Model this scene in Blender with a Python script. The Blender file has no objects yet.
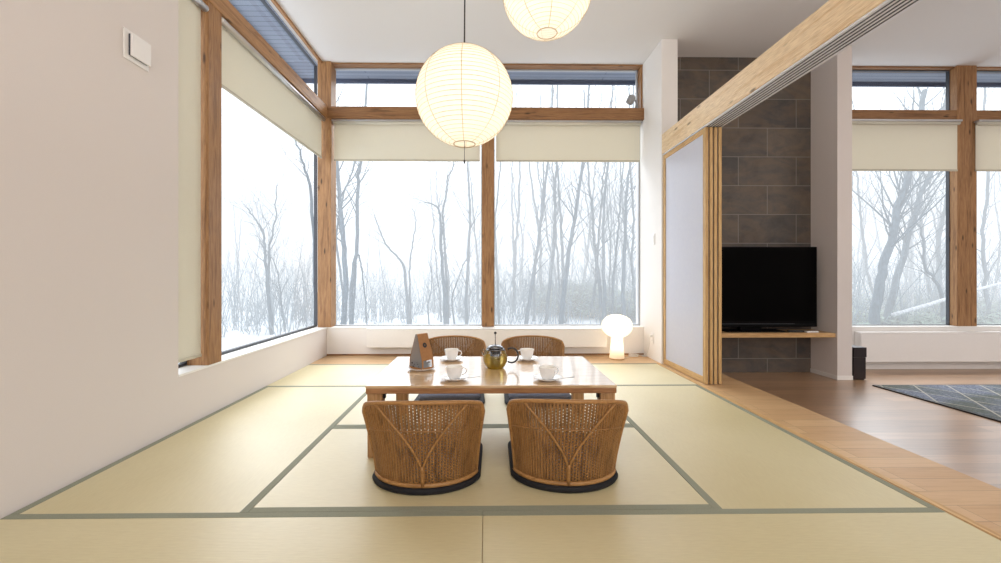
import bpy, math, random
from mathutils import Vector, Matrix
from math import sin, cos, pi, radians as R

scene = bpy.context.scene
COL = scene.collection

# ------------------------------------------------------------------ camera numbers
F, CX, CY, PSI, H = 415.0, 491.4, 276.0, 0.013, 0.925      # pixels on a 1001 px wide frame; metres

def P(px, py, Y):
    """the point on the plane at depth Y that lies behind a pixel of the photograph"""
    t = (px - CX) / F
    X = Y * (t + math.tan(PSI)) / (1 - t * math.tan(PSI))
    d = Y * cos(PSI) + X * sin(PSI)
    return Vector((X, Y, H - (py - CY) * d / F))

# ------------------------------------------------------------------ object helpers
def link(o):
    COL.objects.link(o)
    return o

def tag(o, label=None, cat=None, group=None, kind=None):
    if label: o['label'] = label
    if cat: o['category'] = cat
    if group: o['group'] = group
    if kind: o['kind'] = kind
    return o

def thing(name, label, cat, loc=(0, 0, 0), rz=0.0, group=None):
    o = link(bpy.data.objects.new(name, None))
    o.empty_display_size = 0.1
    o.location = loc
    o.rotation_euler = (0, 0, rz)
    return tag(o, label, cat, group)

def setting(name, loc=(0, 0, 0)):
    o = link(bpy.data.objects.new(name, None))
    o.location = loc
    o['kind'] = 'structure'
    return o

def copy_tree(o, parent=None):
    c = link(o.copy())
    c.parent = parent
    for ch in list(o.children):
        copy_tree(ch, c)
    return c

class MB:
    def __init__(s):
        s.v, s.f, s.m = [], [], []
    def add(s, vs, fs, mi=0):
        b = len(s.v)
        s.v += [tuple(v) for v in vs]
        s.f += [tuple(i + b for i in f) for f in fs]
        s.m += [mi] * len(fs)
        return s
    def box(s, x0, x1, y0, y1, z0, z1, mi=0):
        if x0 > x1: x0, x1 = x1, x0
        if y0 > y1: y0, y1 = y1, y0
        if z0 > z1: z0, z1 = z1, z0
        vs = [(x0,y0,z0),(x1,y0,z0),(x1,y1,z0),(x0,y1,z0),(x0,y0,z1),(x1,y0,z1),(x1,y1,z1),(x0,y1,z1)]
        return s.add(vs, [(3,2,1,0),(4,5,6,7),(0,1,5,4),(1,2,6,5),(2,3,7,6),(3,0,4,7)], mi)
    def tube(s, pts, rad, n=8, closed=False, cap=True, mi=0):
        pts = [Vector(p) for p in pts]
        k = len(pts)
        rads = rad if isinstance(rad, (list, tuple)) else [rad] * k
        ring0 = len(s.v)
        up = None
        for i, p in enumerate(pts):
            if closed: d = pts[(i+1) % k] - pts[i-1]
            else: d = pts[min(i+1, k-1)] - pts[max(i-1, 0)]
            if d.length < 1e-9: d = Vector((0,0,1))
            d.normalize()
            if up is None:
                a = Vector((0,0,1)) if abs(d.z) < .9 else Vector((1,0,0))
                up = (a - d * a.dot(d)).normalized()
            else:
                up = up - d * up.dot(d)
                if up.length < 1e-6: up = d.orthogonal()
                up.normalize()
            w = d.cross(up)
            for j in range(n):
                a = 2*pi*j/n
                s.v.append(tuple(p + (up*cos(a) + w*sin(a)) * rads[i]))
        m = k if closed else k-1
        for i in range(m):
            for j in range(n):
                a = ring0 + i*n + j; b = ring0 + i*n + (j+1) % n
                c = ring0 + ((i+1) % k)*n + (j+1) % n; d_ = ring0 + ((i+1) % k)*n + j
                s.f.append((a, b, c, d_)); s.m.append(mi)
        if cap and not closed:
            s.f.append(tuple(ring0 + j for j in reversed(range(n)))); s.m.append(mi)
            s.f.append(tuple(ring0 + (k-1)*n + j for j in range(n))); s.m.append(mi)
        return s
    def lathe(s, prof, n=40, loc=(0,0,0), closed=False, mi=0):
        b = len(s.v); k = len(prof)
        for r, z in prof:
            r = max(r, 1e-5)
            for j in range(n):
                a = 2*pi*j/n
                s.v.append((loc[0]+r*cos(a), loc[1]+r*sin(a), loc[2]+z))
        for i in range(k if closed else k-1):
            i2 = (i+1) % k
            for j in range(n):
                s.f.append((b+i*n+j, b+i*n+(j+1)%n, b+i2*n+(j+1)%n, b+i2*n+j)); s.m.append(mi)
        return s
    def loft(s, rings, cap=True, mi=0):
        b = len(s.v); n = len(rings[0])
        for r in rings: s.v += [tuple(p) for p in r]
        for i in range(len(rings)-1):
            for j in range(n):
                s.f.append((b+i*n+j, b+i*n+(j+1)%n, b+(i+1)*n+(j+1)%n, b+(i+1)*n+j)); s.m.append(mi)
        if cap:
            s.f.append(tuple(b+j for j in reversed(range(n)))); s.m.append(mi)
            s.f.append(tuple(b+(len(rings)-1)*n+j for j in range(n))); s.m.append(mi)
        return s
    def sphere(s, c, r, n=16, k=10, sq=(1,1,1), mi=0):
        prof = [(r*sin(pi*i/k), -r*cos(pi*i/k)) for i in range(k+1)]
        b = len(s.v)
        s.lathe(prof, n, (0,0,0), mi=mi)
        for i in range(b, len(s.v)):
            x, y, z = s.v[i]
            s.v[i] = (c[0]+x*sq[0], c[1]+y*sq[1], c[2]+z*sq[2])
        return s
    def build(s, name, mat, parent=None, smooth=False, bevel=0.0, loc=None, seg=2):
        me = bpy.data.meshes.new(name)
        me.from_pydata(s.v, [], s.f)
        mats = mat if isinstance(mat, (list, tuple)) else [mat]
        for m in mats: me.materials.append(m)
        if len(mats) > 1: me.polygons.foreach_set('material_index', s.m)
        if smooth: me.polygons.foreach_set('use_smooth', [True]*len(me.polygons))
        me.update()
        o = link(bpy.data.objects.new(name, me))
        if loc is not None: o.location = loc
        if parent is not None: o.parent = parent
        if bevel:
            md = o.modifiers.new('bevel', 'BEVEL'); md.width = bevel; md.segments = seg
            md.limit_method = 'ANGLE'; md.angle_limit = R(40)
        return o

def struct(name, mb, mat, parent=None, bevel=0.0, smooth=False):
    o = mb.build(name, mat, parent, bevel=bevel, smooth=smooth)
    if parent is None: o['kind'] = 'structure'
    return o

# ------------------------------------------------------------------ materials
def srgb(r, g, b):
    def c(u):
        u /= 255.0
        return u/12.92 if u <= .04045 else ((u+.055)/1.055)**2.4
    return (c(r), c(g), c(b), 1)

class NT:
    def __init__(s, name):
        s.mat = bpy.data.materials.new(name); s.mat.use_nodes = True
        s.t = s.mat.node_tree; s.t.nodes.clear()
        s.out = s.n('ShaderNodeOutputMaterial')
    def n(s, typ, **kw):
        nd = s.t.nodes.new(typ)
        for k, v in kw.items(): setattr(nd, k, v)
        return nd
    def l(s, a, b): s.t.links.new(a, b)
    def bsdf(s, col=(.8,.8,.8,1), rough=.5, metal=0, spec=.5):
        b = s.n('ShaderNodeBsdfPrincipled')
        b.inputs['Base Color'].default_value = col
        b.inputs['Roughness'].default_value = rough
        b.inputs['Metallic'].default_value = metal
        b.inputs['Specular IOR Level'].default_value = spec
        return b
    def done(s, shader): s.l(shader.outputs[0], s.out.inputs['Surface']); return s.mat
    def coord(s, scale=(1,1,1), loc=(0,0,0), rot=(0,0,0)):
        tc = s.n('ShaderNodeTexCoord'); mp = s.n('ShaderNodeMapping')
        mp.inputs['Scale'].default_value = scale; mp.inputs['Location'].default_value = loc
        mp.inputs['Rotation'].default_value = rot
        s.l(tc.outputs['Object'], mp.inputs['Vector'])
        return mp.outputs[0]
    def noise(s, vec, scale=5, detail=4, rough=.5, dist=0):
        n = s.n('ShaderNodeTexNoise'); s.l(vec, n.inputs['Vector'])
        n.inputs['Scale'].default_value = scale; n.inputs['Detail'].default_value = detail
        n.inputs['Roughness'].default_value = rough; n.inputs['Distortion'].default_value = dist
        return n.outputs['Fac']
    def ramp(s, fac, stops):
        r = s.n('ShaderNodeValToRGB'); s.l(fac, r.inputs[0])
        e = r.color_ramp.elements
        while len(e) < len(stops): e.new(.5)
        for el, (p, c) in zip(e, stops): el.position = p; el.color = c
        return r.outputs[0]
    def mix(s, fac, a, b, mode='MIX'):
        m = s.n('ShaderNodeMix', data_type='RGBA', blend_type=mode)
        for i, v in ((0, fac), (6, a), (7, b)):
            if isinstance(v, (int, float, tuple)): m.inputs[i].default_value = v
            else: s.l(v, m.inputs[i])
        return m.outputs[2]
    def bump(s, fac, b, strength=.3, dist=.01):
        bp = s.n('ShaderNodeBump'); bp.inputs['Strength'].default_value = strength
        bp.inputs['Distance'].default_value = dist
        s.l(fac, bp.inputs['Height']); s.l(bp.outputs[0], b.inputs['Normal'])

def plain(name, col, rough=.5, metal=0, spec=.5, var=.04, bump=0, nscale=40):
    t = NT(name); b = t.bsdf(col, rough, metal, spec)
    nz = t.noise(t.coord(), nscale, 3)
    dark = tuple(c*(1-var) for c in col[:3]) + (1,); lite = tuple(min(1, c*(1+var)) for c in col[:3]) + (1,)
    t.l(t.ramp(nz, [(.3, dark), (.7, lite)]), b.inputs['Base Color'])
    if bump: t.bump(nz, b, bump, .002)
    return t.done(b)

def wood(name, c_dark, c_lite, axis='Z', knots=True, rough=.5, scale=1.0, spec=.4, coat=0.0):
    t = NT(name); b = t.bsdf(rough=rough, spec=spec)
    b.inputs['Coat Weight'].default_value = coat; b.inputs['Coat Roughness'].default_value = .10; b.inputs['Coat IOR'].default_value = 2.3
    st = {'X': (.55, 9, 9), 'Y': (9, .55, 9), 'Z': (9, 9, .55)}[axis]
    v = t.coord(tuple(k*scale for k in st))
    n1 = t.noise(v, 3, 5, .6, .6)
    n2 = t.noise(t.coord(tuple(k*scale*4 for k in st)), 6, 3)
    col = t.ramp(n1, [(.32, c_dark), (.52, c_lite), (.68, c_dark)])
    fine = t.ramp(n2, [(.35, (.78,.74,.70,1)), (.6, (1,1,1,1))])
    col = t.mix(1.0, col, fine, 'MULTIPLY')
    if knots:
        ks = {'X': (2.2, 8, 8), 'Y': (8, 2.2, 8), 'Z': (8, 8, 2.2)}[axis]
        vo = t.n('ShaderNodeTexVoronoi'); vo.inputs['Scale'].default_value = 1.7*scale
        vo.inputs['Randomness'].default_value = 1.0
        t.l(t.coord(ks), vo.inputs['Vector'])
        k = t.ramp(vo.outputs['Distance'], [(.07, (1,1,1,1)), (.17, (0,0,0,1))])
        col = t.mix(k, col, tuple(c*.35 for c in c_dark[:3]) + (1,))
    t.l(col, b.inputs['Base Color'])
    t.bump(n2, b, .08, .002)
    return t.done(b)

def planks(name, c1, c2, c3, length=1.4, width=.10, rough=.35, spec=.5, ior=1.5):
    t = NT(name); b = t.bsdf(rough=rough, spec=spec); b.inputs['IOR'].default_value = ior
    br = t.n('ShaderNodeTexBrick', offset=.37, offset_frequency=3)
    t.l(t.coord(), br.inputs['Vector'])
    br.inputs['Color1'].default_value = c1; br.inputs['Color2'].default_value = c2
    br.inputs['Mortar'].default_value = tuple(c*.45 for c in c1[:3]) + (1,)
    br.inputs['Scale'].default_value = 1; br.inputs['Mortar Size'].default_value = .0012
    br.inputs['Brick Width'].default_value = length; br.inputs['Row Height'].default_value = width
    br.inputs['Bias'].default_value = 0
    n = t.noise(t.coord((1.2, 22, 1)), 3, 5, .6, .4)
    g = t.ramp(n, [(.3, c3), (.55, (1,1,1,1)), (.75, (.9,.88,.86,1))])
    t.l(t.mix(.8, br.outputs['Color'], g, 'MULTIPLY'), b.inputs['Base Color'])
    t.bump(br.outputs['Fac'], b, -.3, .001)
    return t.done(b)

M = {}
M['wall'] = plain('wall_paper_warm', srgb(222, 215, 211), .85, spec=.2, var=.012, bump=.05, nscale=220)
M['wall_white'] = plain('wall_paper_white', srgb(236, 233, 230), .85, spec=.2, var=.012, bump=.05, nscale=220)
M['ceiling'] = plain('ceiling_paper', srgb(226, 224, 223), .9, spec=.1, var=.01, nscale=160)
M['paint'] = plain('white_paint', srgb(240, 239, 236), .45, var=.01)
M['plastic'] = plain('white_plastic', srgb(238, 236, 234), .35, var=.01)
M['grey_plastic'] = plain('grey_plastic', srgb(150, 150, 152), .45)
M['black'] = plain('black_plastic', srgb(22, 21, 22), .35, var=.05)
M['espresso'] = plain('espresso_black_finish', srgb(36, 26, 28), .45, var=.08)
M['tv_glass'] = plain('tv_screen', srgb(3, 3, 4), .3, spec=.05, var=.0)
M['tv_case'] = plain('tv_case', srgb(7, 7, 8), .45, spec=.1, var=.05)
M['alu'] = plain('aluminium', srgb(196, 196, 198), .35, .85, var=.02)
M['dark_alu'] = plain('dark_bronze_frame', srgb(70, 72, 78), .45, .2, var=.03)
M['light_frame'] = plain('grey_window_frame', srgb(170, 172, 176), .45, .1, var=.02)
M['rail_grey'] = plain('rail_grey', srgb(222, 224, 230), .5, .0, var=.03)
M['slot'] = plain('rail_slot', srgb(70, 73, 82), .6, var=.03)
M['steel'] = plain('steel', srgb(120, 122, 126), .2, 1.0, var=.03)
M['soffit'] = None
M['larch_z'] = wood('larch_post', srgb(130, 92, 58), srgb(172, 130, 88), 'Z')
M['larch_x'] = wood('larch_beam_cross', srgb(120, 84, 52), srgb(160, 118, 78), 'X')
M['larch_y'] = wood('larch_beam_side', srgb(140, 100, 64), srgb(184, 140, 96), 'Y')
M['larch_lit_y'] = wood('larch_beam_lit', srgb(224, 192, 150), srgb(240, 216, 180), 'Y')  # same larch, with the brightness of its lit side put into the colour
M['oak_z'] = wood('pale_oak_stile', srgb(186, 148, 96), srgb(212, 178, 126), 'Z', knots=False)
M['oak_y'] = wood('pale_oak_rail', srgb(192, 152, 100), srgb(216, 180, 128), 'Y', knots=False)
M['oak_x'] = wood('oak_board', srgb(190, 148, 98), srgb(218, 180, 128), 'X', knots=False, rough=.4)
M['table_x'] = wood('table_oak', srgb(206, 166, 118), srgb(226, 190, 142), 'X', knots=False, rough=.3, spec=.8, coat=1.0)
M['table_edge'] = wood('table_oak_edge', srgb(154, 108, 70), srgb(178, 132, 90), 'X', knots=False, rough=.4)
M['table_leg'] = wood('table_oak_leg', srgb(166, 124, 82), srgb(194, 152, 106), 'Z', knots=False, rough=.4)
M['floor_oak'] = planks('platform_planks', srgb(208, 174, 132), srgb(194, 156, 114), (.82, .78, .73, 1), 1.9, .11, .42, .4)
M['floor_brown'] = planks('living_planks', srgb(180, 144, 110), srgb(150, 116, 86), (.66, .62, .60, 1), 2.2, .12, .28, 1.0, 2.1)
M['heri'] = plain('tatami_cloth_border', srgb(142, 144, 127), .8, spec=.2, var=.08, bump=.2, nscale=300)
M['blind'] = None
M['ceramic'] = plain('white_porcelain', srgb(244, 243, 241), .18, var=.005)
M['rattan'] = wood('rattan', srgb(122, 86, 48), srgb(162, 120, 72), 'Z', knots=False, rough=.45)
M['rattan_rim'] = wood('rattan_rim', srgb(148, 106, 60), srgb(176, 132, 80), 'X', knots=False, rough=.4)
M['weft'] = plain('rattan_weft', srgb(150, 108, 60), .5, var=.22, nscale=60)
M['cushion'] = plain('slate_blue_cushion', srgb(112, 116, 130), .9, spec=.2, var=.07, nscale=120, bump=.2)
M['base_black'] = plain('black_base_cloth', srgb(26, 26, 30), .7, spec=.3, var=.08)
M['kraft'] = plain('kraft_paper', srgb(164, 120, 80), .75, spec=.2, var=.08, nscale=60)
M['kraft_back'] = plain('kraft_paper_shaded', srgb(140, 104, 74), .75, spec=.2, var=.08, nscale=60)
M['leaf_tea'] = plain('dark_tea_leaves', srgb(38, 34, 30), .9, var=.4, nscale=90)
M['ink'] = plain('dark_ink', srgb(34, 36, 42), .6)
M['cord'] = plain('dark_cord', srgb(40, 38, 36), .6)
M['lace'] = plain('white_cord', srgb(225, 222, 216), .6)

def make_blind():
    t = NT('cream_blind_fabric')
    d = t.n('ShaderNodeBsdfDiffuse'); tr = t.n('ShaderNodeBsdfTranslucent'); m = t.n('ShaderNodeMixShader')
    nz = t.noise(t.coord((60, 60, 400)), 3, 2)
    c = t.ramp(nz, [(.3, srgb(229, 225, 211)), (.7, srgb(235, 231, 218))])
    t.l(c, d.inputs[0]); t.l(c, tr.inputs[0]); m.inputs[0].default_value = .28
    t.l(d.outputs[0], m.inputs[1]); t.l(tr.outputs[0], m.inputs[2])
    return t.done(m)
M['blind'] = make_blind()

def make_glass(name, refl=.9, tint=(1,1,1,1)):
    t = NT(name)
    tr = t.n('ShaderNodeBsdfTransparent'); tr.inputs[0].default_value = tint
    g = t.n('ShaderNodeBsdfGlossy'); g.inputs['Roughness'].default_value = .02
    g.inputs[0].default_value = (refl, refl, refl, 1)
    fr = t.n('ShaderNodeFresnel'); fr.inputs[0].default_value = 1.45
    m = t.n('ShaderNodeMixShader')
    t.l(fr.outputs[0], m.inputs[0]); t.l(tr.outputs[0], m.inputs[1]); t.l(g.outputs[0], m.inputs[2])
    return t.done(m)
M['glass'] = make_glass('window_glass', .5)
M['pot_glass'] = make_glass('teapot_glass', .8, (.96,.97,.97,1))

def make_tea():
    t = NT('golden_tea')
    tr = t.n('ShaderNodeBsdfTransparent'); tr.inputs[0].default_value = (.99, .91, .56, 1)
    d = t.n('ShaderNodeBsdfTranslucent'); d.inputs[0].default_value = (1.0, .76, .22, 1)
    m = t.n('ShaderNodeMixShader'); m.inputs[0].default_value = .35
    t.l(tr.outputs[0], m.inputs[1]); t.l(d.outputs[0], m.inputs[2])
    return t.done(m)
M['tea'] = make_tea()

def make_cellophane():
    t = NT('clear_bag_film')
    tr = t.n('ShaderNodeBsdfTransparent'); tr.inputs[0].default_value = (.86, .88, .90, 1)
    d = t.bsdf(srgb(225, 228, 232), .18)
    m = t.n('ShaderNodeMixShader'); m.inputs[0].default_value = .30
    t.l(tr.outputs[0], m.inputs[1]); t.l(d.outputs[0], m.inputs[2])
    return t.done(m)
M['film'] = make_cellophane()

def make_paper(name, col, rib_col=None):
    t = NT(name)
    d = t.n('ShaderNodeBsdfDiffuse'); tr = t.n('ShaderNodeBsdfTranslucent'); m = t.n('ShaderNodeMixShader')
    nz = t.noise(t.coord((1, 1, 1)), 40, 3)
    c = t.ramp(nz, [(.3, tuple(k*.96 for k in col[:3]) + (1,)), (.7, col)])
    t.l(c, d.inputs[0]); t.l(c, tr.inputs[0]); m.inputs[0].default_value = .6
    t.l(d.outputs[0], m.inputs[1]); t.l(tr.outputs[0], m.inputs[2])
    return t.done(m)
M['washi'] = make_paper('washi_paper', (.93, .87, .76, 1))
M['washi_lamp'] = make_paper('washi_paper_lamp', (.94, .88, .77, 1))
M['rib'] = make_paper('washi_rib', (.66, .55, .39, 1))

def make_acrylic():
    t = NT('frosted_panel')
    d = t.bsdf(srgb(226, 227, 238), .3, spec=.35); tr = t.n('ShaderNodeBsdfTranslucent')
    nz = t.noise(t.coord(), 30, 2)
    t.l(t.ramp(nz, [(.3, srgb(225, 226, 238)), (.7, srgb(229, 230, 240))]), d.inputs['Base Color'])
    tr.inputs[0].default_value = srgb(226, 228, 240)
    m = t.n('ShaderNodeMixShader'); m.inputs[0].default_value = .3
    t.l(d.outputs[0], m.inputs[1]); t.l(tr.outputs[0], m.inputs[2])
    return t.done(m)
M['acrylic'] = make_acrylic()

def make_tatami(name, across):
    """across: axis over which the fine rush ridges repeat"""
    t = NT(name); b = t.bsdf(rough=.47, spec=.9); b.inputs['IOR'].default_value = 1.7
    w = t.n('ShaderNodeTexWave', wave_type='BANDS', bands_direction=across, wave_profile='SIN')
    t.l(t.coord(), w.inputs['Vector']); w.inputs['Scale'].default_value = 40
    w.inputs['Distortion'].default_value = .4; w.inputs['Detail'].default_value = 1
    n1 = t.noise(t.coord((3, 60, 1) if across == 'Y' else (60, 3, 1)), 8, 4)
    n2 = t.noise(t.coord(), 1.2, 2)
    c = t.ramp(n1, [(.3, srgb(198, 184, 140)), (.7, srgb(214, 202, 160))])
    c = t.mix(.35, c, t.ramp(n2, [(.35, srgb(192, 178, 132)), (.65, srgb(214, 204, 166))]))
    c = t.mix(.5, c, t.ramp(w.outputs['Color'], [(.2, (.9, .89, .86, 1)), (.7, (1, 1, 1, 1))]), 'MULTIPLY')
    t.l(c, b.inputs['Base Color'])
    t.bump(w.outputs['Color'], b, .12, .002)
    return t.done(b)
M['tatami_x'] = make_tatami('tatami_rush_long_x', 'Y')
M['tatami_y'] = make_tatami('tatami_rush_long_y', 'X')

def make_stone():
    t = NT('dark_slate_tiles'); b = t.bsdf(rough=.5, spec=.4)
    tc = t.n('ShaderNodeTexCoord'); sx = t.n('ShaderNodeSeparateXYZ'); cx = t.n('ShaderNodeCombineXYZ')
    t.l(tc.outputs['Object'], sx.inputs[0])
    ax = t.n('ShaderNodeMath', operation='SUBTRACT'); ax.inputs[1].default_value = .545
    az = t.n('ShaderNodeMath', operation='ADD'); az.inputs[1].default_value = .017
    t.l(sx.outputs[0], ax.inputs[0]); t.l(sx.outputs[2], az.inputs[0])
    t.l(ax.outputs[0], cx.inputs[0]); t.l(az.outputs[0], cx.inputs[1])
    br = t.n('ShaderNodeTexBrick', offset=.5, offset_frequency=2)
    t.l(cx.outputs[0], br.inputs['Vector'])
    br.inputs['Color1'].default_value = srgb(76, 71, 68); br.inputs['Color2'].default_value = srgb(104, 94, 84)
    br.inputs['Mortar'].default_value = srgb(104, 98, 92)
    br.inputs['Scale'].default_value = 1; br.inputs['Mortar Size'].default_value = .0035
    br.inputs['Brick Width'].default_value = .667; br.inputs['Row Height'].default_value = .329
    n = t.noise(t.coord(), 5, 7, .65, .8)
    n2 = t.noise(t.coord((1, 1, 2.2)), 2.3, 4, .6, 1.2)
    c = t.mix(.85, br.outputs['Color'], t.ramp(n, [(.3, (.55, .54, .54, 1)), (.5, (.9, .9, .9, 1)), (.72, (1.25, 1.2, 1.12, 1))]), 'MULTIPLY')
    c = t.mix(.28, c, t.ramp(n2, [(.4, srgb(74, 78, 82)), (.6, srgb(128, 108, 90))]))
    c = t.mix(br.outputs['Fac'], c, srgb(132, 126, 120))
    t.l(c, b.inputs['Base Color']); t.bump(n, b, .25, .01)
    return t.done(b)
M['stone'] = make_stone()

def make_rug():
    t = NT('slate_diamond_rug'); b = t.bsdf(rough=.95, spec=.1)
    tc = t.n('ShaderNodeTexCoord'); sx = t.n('ShaderNodeSeparateXYZ'); t.l(tc.outputs['Object'], sx.inputs[0])
    def line(sign):
        a = t.n('ShaderNodeMath', operation='MULTIPLY'); a.inputs[1].default_value = 2.0*sign; t.l(sx.outputs[1], a.inputs[0])
        s_ = t.n('ShaderNodeMath', operation='MULTIPLY_ADD'); s_.inputs[1].default_value = 3.0
        t.l(sx.outputs[0], s_.inputs[0]); t.l(a.outputs[0], s_.inputs[2])
        f = t.n('ShaderNodeMath', operation='FRACT'); t.l(s_.outputs[0], f.inputs[0])
        g = t.n('ShaderNodeMath', operation='LESS_THAN'); g.inputs[1].default_value = .05
        t.l(f.outputs[0], g.inputs[0]); return g.outputs[0]
    mx = t.n('ShaderNodeMath', operation='MAXIMUM'); t.l(line(1), mx.inputs[0]); t.l(line(-1), mx.inputs[1])
    n = t.noise(t.coord((6, 30, 1)), 5, 5, .7); n2 = t.noise(t.coord((1, 1, 1)), 2.2, 2)
    c = t.ramp(n, [(.3, srgb(60, 64, 74)), (.5, srgb(104, 110, 124)), (.68, srgb(168, 174, 186))])
    c = t.mix(t.ramp(n2, [(.45, (0,0,0,1)), (.62, (.6,.6,.6,1))]), c, srgb(84, 88, 66))
    mm = t.n('ShaderNodeMath', operation='MULTIPLY'); mm.inputs[1].default_value = .65; t.l(mx.outputs[0], mm.inputs[0])
    c = t.mix(mm.outputs[0], c, srgb(188, 184, 170))
    t.l(c, b.inputs['Base Color']); t.bump(n, b, .4, .006)
    return t.done(b)
M['rug'] = make_rug()

def make_soffit():
    t = NT('grey_blue_soffit_boards'); b = t.bsdf(srgb(136, 146, 170), .6, spec=.2)
    w = t.n('ShaderNodeTexBrick', offset=.5); t.l(t.coord(), w.inputs['Vector'])
    w.inputs['Scale'].default_value = 1; w.inputs['Brick Width'].default_value = 3.0; w.inputs['Row Height'].default_value = .08
    w.inputs['Mortar Size'].default_value = .004
    w.inputs['Color1'].default_value = srgb(138, 144, 157); w.inputs['Color2'].default_value = srgb(130, 136, 150)
    w.inputs['Mortar'].default_value = srgb(84, 90, 108)
    t.l(w.outputs['Color'], b.inputs['Base Color'])
    return t.done(b)
M['soffit'] = make_soffit()
M['fascia'] = plain('dark_fascia', srgb(82, 90, 110), .6, var=.05)

def make_bark(name, col):
    t = NT(name); b = t.bsdf(col, .95, spec=.05)
    n = t.noise(t.coord((6, 6, 1.4)), 4, 4)
    t.l(t.ramp(n, [(.3, tuple(c*.7 for c in col[:3])+(1,)), (.7, tuple(c*1.25 for c in col[:3])+(1,))]), b.inputs['Base Color'])
    return t.done(b)
M['bark'] = make_bark('grey_bark', (.105, .135, .165, 1))
M['bark_pale'] = make_bark('pale_bark', (.42, .44, .46, 1))
M['log'] = make_bark('snowy_log_bark', (.5, .52, .55, 1))
M['twig'] = make_bark('shrub_twigs', (.22, .27, .31, 1))
M['sasa'] = make_bark('bamboo_grass', (.20, .26, .22, 1))
M['snow'] = plain('snowy_ground', (.62, .66, .70, 1), .95, spec=.05, var=.15, nscale=.8)

# ------------------------------------------------------------------ dimensions
ZF, ZC = -.175, 3.42              # living-room floor below the tatami platform; ceiling
XL, YB = -1.85, 4.85              # left wall face, window wall face
SILL = .33
T0, T1 = 2.755, 2.892             # transom beams
ZTOP = 3.400                       # head of the clerestory
YG, XG = 4.97, -2.0               # glass planes
EDGE = P(1000.6, 491.6, 1.72).x   # rough platform edge
EDGE = 2.235
XR = 1.85                        # face of the short side wall

# ------------------------------------------------------------------ room shell
struct('floor', MB().box(EDGE-.02, 9, -3, YB+.3, ZF-.1, ZF), M['floor_brown'])
pf = MB()
pf.box(XL-.2, EDGE, -3, .70, ZF-.05, 0)
pf.box(1.802, EDGE, .70, YB-.12, ZF-.05, 0)
pf.box(XL-.2, 1.802, 4.375, YB+.2, ZF-.05, 0)
pf.box(XL-.2, 1.802, .70, 4.375, ZF-.05, -.03)
struct('floor_platform', pf, M['floor_oak'])
struct('ceiling', MB().box(-1.985, 9, -3, YB+.12, ZC, ZC+.15), M['ceiling'])

wl = MB()
wl.box(XL-.28, XL, -3, 2.52, -.2, ZC)
wl.box(XL-.28, XL, 2.52, YB+.2, -.2, SILL-.012)
struct('wall_left', wl, M['wall'])
struct('wall_behind', MB().box(XL-.3, 9.2, -3.2, -3, -.3, ZC), M['wall'])
struct('wall_far_right', MB().box(9, 9.2, -3, YB+.25, -.3, ZC), M['wall'])
wb = MB()
wb.box(XL-.05, XR, YB, YB+.2, -.2, SILL-.012)
wb.box(3.6, 9, YB, YB+.2, ZF-.05, SILL-.012)
struct('wall_back', wb, M['wall_white'])
# window boards
struct('trim_1', MB().box(XL-.24, XL+.006, 2.52, YB+.2, SILL-.012, SILL), M['paint'])
struct('trim_2', MB().box(XL+.006, XR, YB-.006, YB+.2, SILL-.012, SILL), M['paint'])
struct('trim_3', MB().box(3.7, 9, YB-.006, YB+.2, SILL-.012, SILL), M['paint'])
# short side wall between windows and sliding doors, its end face behind the beam
ws = MB().box(XR, 2.02, 4.35, YB+.25, -.2, ZC)
struct('wall_side', ws, M['wall_white'])
# slate wall of the tv niche and the pillar on its far side
PX0, PX1 = 3.715, 3.872
struct('wall_slate', MB().box(2.02, PX0, 4.70, YB+.2, ZF-.05, ZC), M['stone'])
struct('wall_pillar', MB().box(PX0, PX1, 4.34, YB+.25, ZF-.05, ZC), M['wall'])
struct('baseboard_pillar', MB().box(PX0-.006, PX1+.006, 4.334, YB, ZF, ZF+.045), M['wall_white'], bevel=.002)
struct('baseboard_back', MB().box(PX1+.006, 9, YB-.008, YB+.01, ZF, ZF+.05), M['wall_white'], bevel=.002)
struct('trim_4', MB().box(XL, XR, YB-.006, YB+.01, 0, .018), M['larch_x'])
# eaves outside
ev = MB()
ev.box(-2.38, 9, YB+.09, 5.36, 3.46, 3.50)
ev.box(-2.38, XL-.13, -3, YB+.09, 3.46, 3.50)
struct('ceiling_eaves', ev, M['soffit'])
fs = MB()
fs.box(-2.40, 9, 5.36, 5.39, 3.41, 3.56)
fs.box(-2.40, -2.38, -3, 5.36, 3.41, 3.56)
struct('trim_5', fs, M['fascia'])
struct('ceiling_roof', MB().box(-2.40, 9.2, -3.2, 5.39, 3.57, 3.75), M['fascia'])

# timber posts and transoms
pm0, pm1 = P(482, 200, 4.86).x, P(494, 200, 4.86).x
rp0, rp1 = P(955.5, 200, 4.86).x, P(975, 200, 4.86).x
struct('trim_6', MB().box(-2.0, -1.846, 2.785, 2.925, SILL, ZC), M['larch_z'], bevel=.004)            # left post
struct('trim_7', MB().box(-1.955, -1.80, YB-.01, YB+.16, SILL, ZC), M['larch_z'], bevel=.004)         # corner post
struct('trim_8', MB().box(pm0, pm1, YB+.005, YB+.16, SILL, ZC), M['larch_z'], bevel=.004)              # middle post
struct('trim_9', MB().box(rp0, rp1, YB-.01, YB+.085, SILL, ZC), M['larch_z'], bevel=.004)               # living room post
struct('trim_10', MB().box(-1.99, -1.838, 2.0, YB-.012, T0, T1), M['larch_y'], bevel=.004)
struct('trim_11', MB().box(-1.85, XR, YB-.02, YB+.13, T0, T1), M['larch_x'], bevel=.004)
struct('trim_12', MB().box(PX1, rp0, YB-.004, YB+.13, T0, T1), M['larch_x'], bevel=.004)
struct('trim_13', MB().box(rp1, 9, YB-.004, YB+.13, T0, T1), M['larch_x'], bevel=.004)
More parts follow.
